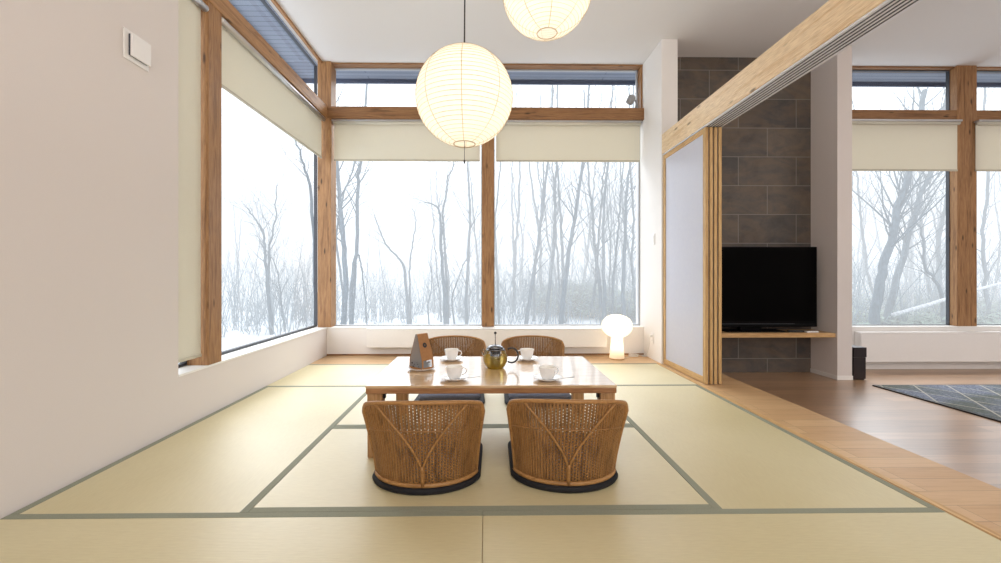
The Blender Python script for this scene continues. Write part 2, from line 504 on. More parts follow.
struct('trim_14', MB().box(-1.815, XR, YB+.02, YB+.14, ZTOP, ZC), M['larch_x'], bevel=.003)
struct('trim_15', MB().box(PX1, 9, YB+.02, YB+.14, ZTOP, ZC), M['larch_x'], bevel=.003)
struct('trim_16', MB().box(-1.93, -1.90, 2.52, YB, 3.392, ZC), M['larch_y'], bevel=.003)
struct('trim_17', MB().box(XR-.022, XR, YB+.03, YB+.14, T1, ZTOP), M['larch_z'], bevel=.003)

# windows: frame + pane
wcount = [0]
def window_back(x0, x1, z0, z1, fw=.014, YG=YG, fm='light_frame'):
    wcount[0] += 1
    w = setting('window_%d' % wcount[0])
    f = MB()
    f.box(x0, x0+fw, YG-.008, YG+.03, z0, z1); f.box(x1-fw, x1, YG-.008, YG+.03, z0, z1)
    f.box(x0+fw, x1-fw, YG-.008, YG+.03, z0, z0+fw); f.box(x0+fw, x1-fw, YG-.008, YG+.03, z1-fw, z1)
    f.build('window_frame', M[fm], w)
    MB().add([(x0+fw*.7, YG+.015, z0+fw*.7), (x1-fw*.7, YG+.015, z0+fw*.7), (x1-fw*.7, YG+.015, z1-fw*.7), (x0+fw*.7, YG+.015, z1-fw*.7)],
             [(0, 1, 2, 3)]).build('pane', M['glass'], w)
def window_left(y0, y1, z0, z1, fw=.02, fm='dark_alu', tf=None):
    tf = tf or fw
    wcount[0] += 1
    w = setting('window_%d' % wcount[0])
    f = MB()
    f.box(XG-.022, XG+.012, y0, y0+fw, z0, z1); f.box(XG-.022, XG+.012, y1-fw, y1, z0, z1)
    f.box(XG-.022, XG+.012, y0+fw, y1-fw, z0, z0+fw); f.box(XG-.022, XG+.012, y0+fw, y1-fw, z1-tf, z1)
    f.build('window_frame', M[fm], w)
    MB().add([(XG-.015, y0+fw*.7, z0+fw*.7), (XG-.015, y1-fw*.7, z0+fw*.7), (XG-.015, y1-fw*.7, z1-fw*.7), (XG-.015, y0+fw*.7, z1-fw*.7)],
             [(0, 1, 2, 3)]).build('pane', M['glass'], w)
window_left(2.52, 2.79, SILL, T0)
window_left(2.92, YB+.07, SILL, T0)
window_left(2.92, YB+.07, T1, 3.40, .016, 'dark_alu', .008)
window_back(-1.82, pm0+.004, SILL, T0)
window_back(pm1-.004, XR, SILL, T0)
window_back(-1.82, pm0+.004, T1, ZTOP)
window_back(pm1-.004, XR-.03, T1, ZTOP)
window_back(PX1, rp0+.004, SILL, T0, .010, 4.93, 'dark_alu')
window_back(rp1-.004, 8.6, SILL, T0, .010, 4.93, 'dark_alu')
window_back(PX1, rp0+.004, T1, ZTOP, .010, 4.93, 'dark_alu')
window_back(rp1-.004, 8.6, T1, ZTOP, .010, 4.93, 'dark_alu')

# ------------------------------------------------------------------ beam with rails and sliding doors
BX0, BX1, BZ0, BZ1 = 1.852, 2.0, 2.197, 2.415
beam = MB().box(BX0, BX1, .2, 4.35, BZ0+.012, BZ1)
bo = struct('trim_18', beam, M['larch_lit_y'], bevel=.003)
rl = MB().box(BX0+.010, BX1+.016, .2, 4.345, BZ0, BZ0+.012)
struct('rail_bed', rl, M['rail_grey'], bo)
for k in range(5):
    x = BX0 + .026 + k*.0265
    struct('rail_slot', MB().box(x, x+.007, .2, 4.34, BZ0-.003, BZ0), M['slot'], bo)
DY0, DY1 = 3.505, 4.346
for k in range(4):
    d = setting('door_%d' % (k+1))
    x0 = BX0 + .014 + k*.038; x1 = x0 + .026
    z0, z1 = .004, BZ0 - .004
    st = .045
    d_ = MB().box(x0, x1, DY0, DY0+st, z0, z1); d_.build('stile', M['oak_z'], d, bevel=.002)
    MB().box(x0, x1, DY1-st, DY1, z0, z1).build('stile', M['oak_z'], d, bevel=.002)
    MB().box(x0, x1, DY0+st, DY1-st, z0, z0+.055).build('bottom_rail', M['oak_y'], d, bevel=.002)
    MB().box(x0, x1, DY0+st, DY1-st, z1-.045, z1).build('top_rail', M['oak_y'], d, bevel=.002)
    MB().box(x0+.008, x1-.010, DY0+st-.006, DY1-st+.006, z0+.05, z1-.04).build('door_panel', M['acrylic'], d)
    if k < 3:
        MB().box(x1+.0015, x0+.0355, DY0+.01, DY0+.02, z0, z1-.01).build('gap_shade_strip', M['slot'], d)  # dark strip in the gap between panels, standing in for its shade
struct('trim_19', MB().box(1.806, 1.838, .2, 4.37, 0, .003), M['oak_y'])

# ------------------------------------------------------------------ tatami
def tatami(x0, x1, y0, y1, long_axis, label):
    cx, cy = (x0+x1)/2, (y0+y1)/2
    t = thing('tatami_mat', label, 'tatami mat', (cx, cy, -.03), 0, 'tatami mats covering the platform')
    a, b, w, g = (x1-x0)/2 - .001, (y1-y0)/2 - .001, .033, .0006
    if long_axis == 'X':
        MB().box(-a, a, -b+w, b-w, 0, .03).build('rush_surface', M['tatami_x'], t)
        MB().box(-a, a, -b, -b+w-g, 0, .0312).build('cloth_border', M['heri'], t)
        MB().box(-a, a, b-w+g, b, 0, .0312).build('cloth_border', M['heri'], t)
    else:
        MB().box(-a+w, a-w, -b, b, 0, .03).build('rush_surface', M['tatami_y'], t)
        MB().box(-a, -a+w-g, -b, b, 0, .0312).build('cloth_border', M['heri'], t)
        MB().box(a-w+g, a, -b, b, 0, .0312).build('cloth_border', M['heri'], t)
    return t
R0, R1, R2, R3, R4 = .715, 1.635, 2.557, 3.48, 4.372
tatami(XL+.003, -.93, R1, R3, 'Y', 'straw tatami mat running lengthwise along the blank white wall')
tatami(.905, 1.80, R1, R3, 'Y', 'straw tatami mat running lengthwise beside the oak plank strip')
tatami(-.93, .905, R1, R2, 'X', 'straw tatami mat under the two wicker chairs nearest the viewer')
tatami(-.93, .905, R2, R3, 'X', 'straw tatami mat lying under the far half of the low table')
tatami(XL+.003, -.02, R3, R4, 'X', 'pale glare-lit tatami mat in the corner of the two window walls')
tatami(-.02, 1.80, R3, R4, 'X', 'pale glare-lit tatami mat in front of the glowing floor lamp')
tatami(XL+.003, -.012, R0, R1, 'X', 'tatami mat in the foreground row, meeting the blank white wall')
tatami(-.012, 1.80, R0, R1, 'X', 'tatami mat in the foreground row, meeting the oak plank strip')

# ------------------------------------------------------------------ roller blinds
def blind_back(x0, x1, zt, zb, label, chain=None, yb=YB+.035):
    t = thing('roller_blind', label, 'roller blind', ((x0+x1)/2, yb, zt))
    w = (x1-x0)/2; h = zt - zb
    MB().box(-w, w, -.03, .03, -.022, 0).build('head_rail', M['alu'], t, bevel=.004)
    MB().tube([(-w+.01, 0, -.034), (w-.01, 0, -.034)], .020, 14).build('roller_tube', M['blind'], t, smooth=True)
    MB().box(-w+.012, w-.012, .018, .0195, -h+.01, -.034).build('blind_fabric', M['blind'], t)
    MB().box(-w+.012, w-.012, .011, .027, -h-.008, -h+.012).build('bottom_bar', M['paint_bar'], t, bevel=.003)
    if chain is not None:
        c = MB()
        for s in (-.012, .012):
            c.tube([(chain+s, -.012, -.03), (chain+s, -.012, -h-.0)], .0012, 5)
        c.build('pull_chain', M['lace'], t)
    return t
M['paint_bar'] = plain('cream_bar', srgb(190, 184, 166), .5, var=.02)
blind_back(-1.80, pm0-.012, T0, 2.285, 'cream roller blind over the back window nearest the corner post')
blind_back(pm1+.012, XR-.012, T0, 2.285, 'cream roller blind above the white floor lamp', chain=.80)
blind_back(PX1+.006, P(960, 150, 4.8).x, T0-.002, 2.168, 'cream roller blind beside the white pillar', None, YB-.05)
blind_back(P(976.5, 150, 4.8).x, 8.3, T0-.002, 2.168, 'cream roller blind beyond the thick living room post', None, YB-.05)

def blind_left(y0, y1, zt, zb, label, xf):
    t = thing('roller_blind', label, 'roller blind', (xf, (y0+y1)/2, zt))
    w = (y1-y0)/2; h = zt - zb
    MB().tube([(.026, -w, -.024), (.026, w, -.024)], .024, 16).build('roller_tube', M['alu'], t, smooth=True)
    MB().tube([(.026, -w-.006, -.024), (.026, -w, -.024)], .021, 12).build('end_cap', M['plastic'], t, smooth=True)
    MB().tube([(.026, w, -.024), (.026, w+.006, -.024)], .021, 12).build('end_cap', M['plastic'], t, smooth=True)
    MB().box(-.0008, .0008, -w+.006, w-.006, -h+.01, -.024).build('blind_fabric', M['blind'], t)
    MB().box(-.008, .008, -w+.006, w-.006, -h-.008, -h+.012).build('bottom_bar', M['paint_bar'], t, bevel=.003)
    return t
blind_left(2.30+.23, 2.777, 2.724, .40, 'cream roller blind pulled fully down beside the blank white wall', -1.888)
blind_left(2.945, 4.80, T0-.004, 2.285, 'cream roller blind, half raised, along the side window', -1.892)

# ------------------------------------------------------------------ heaters, tv, shelf, rug, box
def heater(x0, x1, y, z0, z1, label):
    t = thing('panel_heater', label, 'heater', ((x0+x1)/2, y, z0))
    w = (x1-x0)/2; h = z1 - z0
    MB().box(-w, w, 0, .012, 0, h-.012).build('front_panel', M['plastic'], t, bevel=.004)
    MB().box(-w, w, .0, .085, h-.011, h).build('top_grille', M['plastic'], t, bevel=.003)
    MB().box(-w+.012, w-.012, .02, .085, .03, h-.02).build('convector', M['grey_plastic'], t)
    MB().box(-w, -w+.010, .013, .085, .004, h-.012).build('end_panel', M['plastic'], t)
    MB().box(w-.010, w, .013, .085, .004, h-.012).build('end_panel', M['plastic'], t)
    return t
heater(P(366, 330, 4.75).x, P(607, 330, 4.75).x, YB-.09, .105, .322, 'long white panel heater under the back window behind the low table')
heater(P(862, 330, 4.75).x, 7.6, YB-.09, -.075, .272, 'long white panel heater under the living room window')

SX1 = PX0 - .001
shelf_z0, shelf_z1 = .272, .318
t = thing('wall_shelf', 'pale wooden wall shelf carrying the television', 'shelf', (2.87, 4.5, shelf_z0))
MB().box(2.021-2.87, SX1-2.87, 4.36-4.5, 4.698-4.5, 0, shelf_z1-shelf_z0).build('shelf_board', M['oak_x'], t, bevel=.003)

tvr = P(817, 290, 4.50).x; tvl = tvr - 1.46; tvc = (tvl+tvr)/2
t = thing('television', 'large black flat television on the pale wooden shelf', 'television', (tvc, 4.52, shelf_z1))
hw = (tvr-tvl)/2; zb, zt = .075, 1.245 - shelf_z1
MB().box(-hw, hw, -.022, .03, zb, zt).build('tv_housing', M['tv_case'], t, bevel=.006)
MB().box(-hw+.014, hw-.014, -.0245, -.0225, zb+.04, zt-.014).build('screen', M['tv_glass'], t)
MB().box(-hw+.25, hw-.25, -.026, -.0225, zb+.008, zb+.012).build('trim_strip', M['slot'], t)
MB().box(-.30, .34, -.10, .11, 0, .014).build('stand_foot', M['tv_case'], t, bevel=.005)
MB().box(-.12, .12, -.02, .03, .012, .10).build('stand_neck', M['tv_case'], t, bevel=.004)
MB().box(-hw+.05, hw-.01, -.035, .04, .052, .082).build('speaker_bar', M['tv_case'], t, bevel=.005)

rp = P(813, 333, 4.40)
t = thing('remote_control', 'small white remote control lying on the wooden shelf end', 'remote', (rp.x, 4.42, shelf_z1), R(8))
MB().box(-.07, .07, -.02, .02, 0, .016).build('remote_body', M['plastic'], t, bevel=.004)
b = MB()
for i in range(5):
    for j in range(2): b.box(-.05+i*.022, -.040+i*.022, -.010+j*.013, -.002+j*.013, .016, .0175)
b.build('remote_buttons', M['grey_plastic'], t)
rp = P(797, 331, 4.42)
t = thing('remote_control', 'slim black remote control lying on the shelf by the television edge', 'remote', (rp.x, 4.44, shelf_z1), R(-6))
MB().box(-.08, .08, -.022, .022, 0, .018).build('remote_body', M['black'], t, bevel=.004)
b = MB()
for i in range(6):
    for j in range(2): b.box(-.06+i*.02, -.051+i*.02, -.012+j*.014, -.004+j*.014, .018, .0192)
b.build('remote_buttons', M['grey_plastic'], t)

bx0, bx1 = PX1 + .012, P(866.5, 360, 4.335).x
t = thing('subwoofer', 'tall dark box speaker standing on the floor against the pillar', 'speaker', ((bx0+bx1)/2, 4.335, ZF))
sw = (bx1-bx0)/2
MB().box(-sw, sw-.006, 0, .26, .012, .24).build('cabinet', M['espresso'], t, bevel=.003)
MB().box(-sw, sw, -.004, .26, .242, .345).build('cabinet_top', M['espresso'], t, bevel=.003)
MB().box(-sw+.01, sw-.015, .01, .25, 0, .012).build('plinth', M['black'], t)

ra = P(874, 386, 4.13)
t = thing('rug', 'dark slate rug with pale diamond lines on the brown plank floor', 'rug', (ra.x+1.155, 3.3, ZF))
x0, x1, y0, y1 = -1.2, 1.6, -1.6, .80
MB().box(x0+.02, x1-.02, y0+.02, y1-.02, .002, .014).build('rug_pile', M['rug'], t)
e = MB()
e.box(x0, x0+.02, y0, y1, 0, .012); e.box(x1-.02, x1, y0, y1, 0, .012)
e.box(x0+.02, x1-.02, y0, y0+.02, 0, .012); e.box(x0+.02, x1-.02, y1-.02, y1, 0, .012)
e.build('rug_binding', M['black'], t)

# ------------------------------------------------------------------ small wall fittings
# wall sensor plate on the left wall
def onwall(px, py):
    """a point on the left wall behind a pixel"""
    lo, hi = .5, 6.0
    for _ in range(50):
        m = (lo+hi)/2
        if P(px, py, m).x < XL: hi = m
        else: lo = m
    return P(px, py, lo)
pa, pb = onwall(122.5, 27.5), onwall(147.5, 70)
py0, py1 = pa.y, pb.y
zc_ = (onwall(122, 44).z + onwall(147, 55).z)/2
s = (py1 - py0)/2
t = thing('wall_vent', 'square white vent cover on the blank white wall', 'vent', (XL, (py0+py1)/2, zc_))
MB().box(0, .008, -s, s, -s*1.0, s*1.0).build('back_plate', M['plastic'], t, bevel=.003)
MB().box(.008, .018, -s*.66, s*.78, -s*.66, s*.74).build('cover_shade', M['slot'], t)  # dark block behind the cover, standing in for the shadow around it
MB().box(.018, .030, -s*.70, s*.86, -s*.72, s*.80).build('cover_plate', M['plastic'], t, bevel=.004)

so = P(653, 339, 4.56)
t = thing('power_outlet', 'white power outlet low on the short side wall by the lamp', 'outlet', (XR, 4.58, .235))
MB().box(-.008, 0, -.035, .035, -.06, .06).build('cover_plate', M['plastic'], t, bevel=.003)
for y in (-.006, .006):
    MB().box(-.0086, -.0078, y-.001, y+.001, -.027, -.017).build('socket_slot', M['slot'], t)
MB().box(-.03, -.008, -.012, .012, .010, .036).build('plug', M['plastic'], t, bevel=.003)
t = thing('light_switch', 'white light switch at mid height on the short side wall', 'switch', (XR, 4.55, 1.33))
MB().box(-.008, 0, -.035, .035, -.06, .06).build('cover_plate', M['plastic'], t, bevel=.003)
MB().box(-.012, -.008, -.020, .020, -.034, .034).build('rocker', M['paint'], t, bevel=.002)

cp = P(631, 99, 4.84)
t = thing('spotlight', 'small grey clamp spotlight on the back transom beam by the side wall', 'spotlight', (cp.x, YB+.03, T1))
MB().box(.045, .095, -.03, .03, 0, .014).build('bracket', M['grey_plastic'], t, bevel=.003)
MB().tube([(.07, 0, .012), (.078, 0, .06), (.07, -.004, .10), (.035, -.01, .115)], .012, 10).build('arm', M['grey_plastic'], t, smooth=True)
hd = MB().lathe([(0, -.052), (.034, -.052), (.042, -.044), (.047, .01), (.043, .035), (.026, .052), (0, .056)], 20)
ho = hd.build('lamp_head', M['grey_plastic'], t, smooth=True, loc=(.008, -.012, .112))
ho.rotation_euler = (R(15), R(28), 0)

# ------------------------------------------------------------------ low table
TX0, TX1, TY0, TY1, TZ = P(365.3, 386, 2.10).x, P(617, 386, 2.10).x, 2.10, 2.86, .371
tcx, tcy = (TX0+TX1)/2, (TY0+TY1)/2
t = thing('low_table', 'low rectangular oak table in the middle of the tatami room', 'table', (tcx, tcy, 0))
tw, td = (TX1-TX0)/2, (TY1-TY0)/2
MB().box(-tw, tw, -td, td, TZ-.014, TZ).build('tabletop', M['table_x'], t, bevel=.002)
e = MB(); e.box(-tw+.001, tw-.001, -td+.001, td-.001, TZ-.042, TZ-.0145)
e.build('tabletop_edge', M['table_edge'], t, bevel=.003)
for sx in (-1, 1):
    for sy in (-1, 1):
        x = sx*(tw-.043); y = sy*(td-.045)
        lg = MB().loft([[(x-.037, y-.03, 0), (x+.037, y-.03, 0), (x+.037, y+.03, 0), (x-.037, y+.03, 0)],
                        [(x-.038, y-.034, TZ-.042), (x+.038, y-.034, TZ-.042), (x+.038, y+.034, TZ-.042), (x-.038, y+.034, TZ-.042)]])
        lo = lg.build('leg', M['table_leg'], t, bevel=.004)
        bx = x - sx*.043
        MB().box(bx-.006, bx+.010*(-1 if sx<0 else 1)*0+.006, y-.010, y+.010, TZ-.074, TZ-.0425).build('fold_hinge', M['black'], lo)

# ------------------------------------------------------------------ wicker floor chairs
A75 = R(76)
def shell_pt(u, v, off=0.0):
    """back panel surface: u across (-1..1), v up (0..1)"""
    th = u*A75
    s = v**1.25
    a = .224 + .032*s
    x = a*sin(th)/sin(A75)
    yb = .132*(1-cos(th))/(1-cos(A75))
    y = yb*(1-.12*s) - .085*s
    ztop = .412 - .040*abs(u)**2.2 - .03*max(0, (abs(u)-.86)/.14)**2
    z = .036 + (ztop-.036)*v
    nx, ny = sin(th), -cos(th)*1.0
    return Vector((x + nx*off, y + ny*off, z))

def make_chair(label, loc, rz):
    t = thing('wicker_floor_chair', label, 'chair', loc, rz, 'wicker floor chairs around the low table')
    NR = 46
    b = MB()
    for i in range(NR):
        u = -.985 + 1.97*i/(NR-1)
        pts = [shell_pt(u, v/11, 0) for v in range(12)]
        b.tube(pts, [.0044 + .0010*v/11 for v in range(12)], 6)
    NW = 52
    for k in range(NW):
        v = .02 + .94*k/(NW-1)
        n = NR*2
        pts = []
        for j in range(n+1):
            u = -.99 + 1.98*j/n
            ph = sin(pi*(j + (k % 2))*.5 + .4) if False else (1 if ((j//2 + k) % 2 == 0) else -1)
            pts.append(shell_pt(u, v, -.0012 + .0036*ph))
        b.tube(pts, 0.0027 if v < .66 else .0022, 4)
    o = b.build('wicker_panel', M['rattan'], t, smooth=True)
    # rims
    top = [shell_pt(-1, v/10) for v in range(0, 10)] + [shell_pt(-1 + 2*i/40, 1.0) for i in range(41)] + [shell_pt(1, v/10) for v in range(9, -1, -1)]
    MB().tube(top, .0095, 8).build('bent_rim', M['rattan_rim'], t, smooth=True)
    MB().tube([shell_pt(-1 + 2*i/40, 0.0, .002) for i in range(41)], .0105, 8).build('bottom_rim', M['rattan_rim'], t, smooth=True)
    MB().tube([shell_pt(-.985 + 1.97*i/40, .66, .005) for i in range(41)], .0034, 6).build('woven_band', M['rattan'], t, smooth=True)
    y = MB()
    stem = [shell_pt(0, v, .008) for v in (0, .08, .16, .24)]
    y.tube(stem, .0075, 8)
    for sgn in (-1, 1):
        pts = []
        for i in range(15):
            q = i/14
            pts.append(shell_pt(sgn*(.015 + .56*q**1.35), .22 + .76*q, .009))
        y.tube(pts, .0050, 7)
    y.build('forked_brace', M['rattan_rim'], t, smooth=True)
    # seat base: black cloth-covered slab with a D plan, slate cushion on top
    def outline(g):
        pts = []
        for i in range(25):
            u = -1 + 2*i/24
            p = shell_pt(u, 0, .022 + g); pts.append((p.x, p.y))
        x1 = .258 + g; yf = .535 + g; r = .09
        for i in range(9):
            a = (pi/2)*i/8
            pts.append((x1 - r + r*cos(a), yf - r + r*sin(a)))
        for i in range(9):
            a = pi/2 + (pi/2)*i/8
            pts.append((-x1 + r + r*cos(a), yf - r + r*sin(a)))
        return pts
    def slab(levels):
        return [[(x, y_, z) for x, y_ in outline(g)] for g, z in levels]
    MB().loft(slab([(-.014, 0), (-.004, .003), (0, .010), (0, .020), (-.004, .026), (-.02, .030)])).build('seat_base', M['base_black'], t, smooth=True)
    MB().loft(slab([(-.045, .0305), (-.034, .038), (-.032, .054), (-.040, .068), (-.06, .076), (-.12, .080)])).build('seat_cushion', M['cushion'], t, smooth=True)
    return t
c1 = make_chair('wicker floor chair with its woven back to the viewer, nearer the blank white wall', (-.268, 1.765, 0), R(1))
def chair_copy(label, loc, rz):
    c = copy_tree(c1); c.location = loc; c.rotation_euler = (0, 0, rz); c['label'] = label; return c
chair_copy('wicker floor chair with its woven back to the viewer, nearer the sliding doors', (.352, 1.775, 0), R(-3))
chair_copy('wicker floor chair beyond the table, behind the tea bag and teacup', (-.265, 3.45, 0), R(180))
chair_copy('wicker floor chair beyond the table, behind the teapot handle', (.385, 3.45, 0), R(181))

# ------------------------------------------------------------------ tableware
def make_saucer(parent_loc, label):
    t = thing('saucer', label, 'saucer', parent_loc, 0, 'white saucers on the low table')
    MB().lathe([(0, .002), (.030, .0), (.034, 0), (.036, .003), (.060, .009), (.076, .016), (.0775, .0175), (.075, .0185), (.058, .012), (.034, .0065), (0, .006)], 44).build('saucer_dish', M['ceramic'], t, smooth=True)
    return t
def make_cup(loc, rz, label):
    t = thing('teacup', label, 'cup', loc, rz, 'white teacups on the low table')
    MB().lathe([(0, 0), (.026, 0), (.028, .003), (.032, .008), (.0375, .020), (.0420, .040), (.0468, .064), (.0462, .0655), (.0448, .064), (.0398, .040), (.035, .020), (.028, .009), (0, .007)], 40).build('cup_bowl', M['ceramic'], t, smooth=True)
    pts = []
    for i in range(15):
        a = -pi*.52 + pi*1.04*i/14
        pts.append((.042 + .023*cos(a)*(1.0), 0, .037 + .018*sin(a) + .004*cos(a)))
    MB().tube(pts, .0036, 8).build('cup_handle', M['ceramic'], t, smooth=True)
    MB().lathe([(0, .0475), (.0385, .0475)], 32).build('tea', M['tea'], t)
    return t
def make_spoon(loc, rz, label):
    t = thing('teaspoon', label, 'spoon', loc, rz, 'teaspoons on the front saucers')
    MB().tube([(.0, 0, .004), (.03, 0, .007), (.09, 0, .010), (.105, 0, .010)], [.0016, .0015, .002, .0026], 6).build('spoon_handle', M['alu'], t, smooth=True)
    MB().sphere((-.014, 0, .003), .016, 14, 8, (1.15, .75, .22)).build('spoon_bowl', M['alu'], t, smooth=True)
    return t
sau = []
spots = [((454.4, 376.8), 2.22, R(8), 'in front of the tea bag'), ((451.6, 358.3), 2.735, R(0), 'behind the tea bag at the table\'s far edge'),
         ((527, 358.0), 2.735, R(172), 'at the far edge behind the teapot handle'), ((547.5, 377.0), 2.205, R(20), 'alone at the front corner by the sliding doors')]
for (px, py), Y, rz, where in spots:
    x = P(px, py, Y).x
    make_saucer((x, Y, TZ), 'white saucer under the teacup ' + where)
    make_cup((x, Y, TZ+.0068), rz, 'white teacup on a saucer ' + where)
for i in (0, 3):
    (px, py), Y, rz, where = spots[i]
    make_spoon((P(px, py, Y).x+.035, Y-.042, TZ+.0105), R(12), 'small steel teaspoon on the saucer ' + where)

# teapot
tpx = P(495.3, 360, 2.50)
t = thing('teapot', 'round glass teapot of golden tea with black handle on the low table', 'teapot', (tpx.x, 2.50, TZ))
body = [(0, .002), (.044, .0), (.050, .003), (.062, .018), (.071, .042), (.0735, .062), (.070, .084), (.060, .105), (.048, .119), (.043, .124)]
MB().lathe(body, 48).build('glass_body', M['pot_glass'], t, smooth=True)
MB().lathe([(0, .005), (.047, .005), (.060, .019), (.0685, .042), (.0712, .062), (.0700, .074), (0, .074)], 48).build('tea', M['tea'], t, smooth=True)
MB().lathe([(0, .018), (.029, .018), (.031, .022), (.031, .118), (.0295, .118), (.0295, .024), (0, .022)], 32).build('infuser_basket', M['steel'], t, smooth=True)
MB().lathe([(0, .135), (.012, .139), (.030, .137), (.043, .131), (.0475, .125), (.0475, .119), (.043, .119), (0, .119)], 36).build('lid', M['black_steel'] if 'black_steel' in M else M['steel'], t, smooth=True)
MB().tube([(0, 0, .135), (0, 0, .205)], .0026, 8).build('plunger_rod', M['steel'], t, smooth=True)
MB().sphere((0, 0, .211), .0085, 16, 10).build('plunger_knob', M['black'], t, smooth=True)
hp = []
for i in range(19):
    a = R(125) - R(250)*i/18
    hp.append((.098 + .040*cos(a), 0, .076 + .044*sin(a)))
MB().tube(hp, .0052, 10).build('handle', M['black'], t, smooth=True)
MB().lathe([(.049, .108), (.0565, .108), (.0565, .116), (.049, .116)], 36, closed=True).build('collar_band', M['steel'], t, smooth=True)
sp = MB().tube([(-.060, 0, .085), (-.074, 0, .100), (-.082, 0, .112)], [.016, .012, .009], 12, cap=False)
sp.build('spout', M['pot_glass'], t, smooth=True)

# kraft bag on a dish
bgx = P(421.5, 368, 2.47)
t = thing('saucer', 'small white dish under the kraft tea bag', 'dish', (bgx.x, 2.47, TZ))
MB().lathe([(0, .002), (.050, .0), (.054, .002), (.074, .009), (.084, .014), (.084, .016), (.070, .012), (.050, .006), (0, .006)], 44).build('saucer_dish', M['ceramic'], t, smooth=True)
t = thing('tea_packet', 'house-shaped kraft tea bag with clear side standing on a dish', 'tea bag', (bgx.x+.0, 2.47, TZ+.0065), R(-42))
w, d, hh, pk = .060, .044, .060, .205
fr = MB()   # kraft front (+x) leaning back to the ridge, with a cut-out window low down; kraft back (-x); floor
def fx(z):          # half thickness of the bag at height z
    return w - .004*z/hh if z < hh else w - .004 + (.008 - w + .004)*(z-hh)/(pk-hh)
def fd(z): return d if z < hh else d*(1 - .12*(z-hh)/(pk-hh))
def strip(sx, a0, a1, z0, z1):
    return [(sx*fx(z0), a0*fd(z0), z0), (sx*fx(z0), a1*fd(z0), z0), (sx*fx(z1), a1*fd(z1), z1), (sx*fx(z1), a0*fd(z1), z1)]
zw0, zw1 = .014, .054
for q in (strip(1, -1, 1, 0, zw0), strip(1, -1, -.72, zw0, zw1), strip(1, .72, 1, zw0, zw1), strip(1, -1, 1, zw1, hh), strip(1, -1, 1, hh, pk),
          strip(-1, -1, 1, 0, hh), strip(-1, -1, 1, hh, pk)):
    fr.add(q, [(0, 1, 2, 3)])
fr.add([(fx(pk), -fd(pk), pk), (fx(pk), fd(pk), pk), (-fx(pk), fd(pk), pk), (-fx(pk), -fd(pk), pk)], [(0, 1, 2, 3)])
fr.add([(w, -d, 0), (w, d, 0), (-w, d, 0), (-w, -d, 0)], [(0, 1, 2, 3)])
fr.add([(-w, -d, 0), (w, -d, 0), (fx(.012), -d, .012), (-fx(.012), -d, .012)], [(0, 1, 2, 3)])
fr.build('kraft_shell', M['kraft'], t)
def gusset(sy):
    return [(sx*fx(z), sy*(fd(z) - (0 if z in (0, pk) else .004)), z) for sx, z in ((-1, .012 if sy < 0 else 0), (1, .012 if sy < 0 else 0), (1, hh), (1, pk), (-1, pk), (-1, hh))]
MB().add(gusset(-1), [(0, 1, 2, 3, 4, 5)]).build('clear_film', M['film'], t)
MB().add(gusset(1), [(0, 1, 2, 3, 4, 5)]).build('clear_film', M['film'], t)
MB().add([(x-.0006, y, z) for x, y, z in strip(1, -.74, .74, zw0-.002, zw1+.002)], [(0, 1, 2, 3)]).build('clear_window', M['film'], t)
rnd = random.Random(3)
lv = MB()
for i in range(120):
    p = Vector((rnd.uniform(-.042, .042), rnd.uniform(-.035, .032), .008 + abs(rnd.gauss(0, .026))))
    lv.sphere(p, rnd.uniform(.006, .011), 6, 4, (1, 1, .6))
lv.build('loose_tea', M['leaf_tea'], t)['kind'] = 'stuff'
# round dark emblem on the sloping kraft face
nrm = Vector((pk-hh, 0, fx(hh)-fx(pk))).normalized()
em = MB()
c0 = Vector((fx(hh), 0, hh)).lerp(Vector((fx(pk), 0, pk)), .55) + nrm*.0008
tv = Vector((fx(pk)-fx(hh), 0, pk-hh)).normalized(); uv = Vector((0, 1, 0))
ring = [c0 + (uv*cos(2*pi*i/20) + tv*sin(2*pi*i/20))*.015 for i in range(20)]
em.add(ring, [tuple(range(20))])
eo = em.build('round_emblem', M['ink'], t)
lf = MB()
c1_ = c0 + nrm*.0006
lf.add([c1_ + uv*a + tv*b for a, b in ((0, -.005), (.003, -.001), (.0025, .003), (0, .005), (-.0025, .003), (-.003, -.001))], [(0, 1, 2, 3, 4, 5)])
lf.build('leaf_mark', M['kraft'], eo)

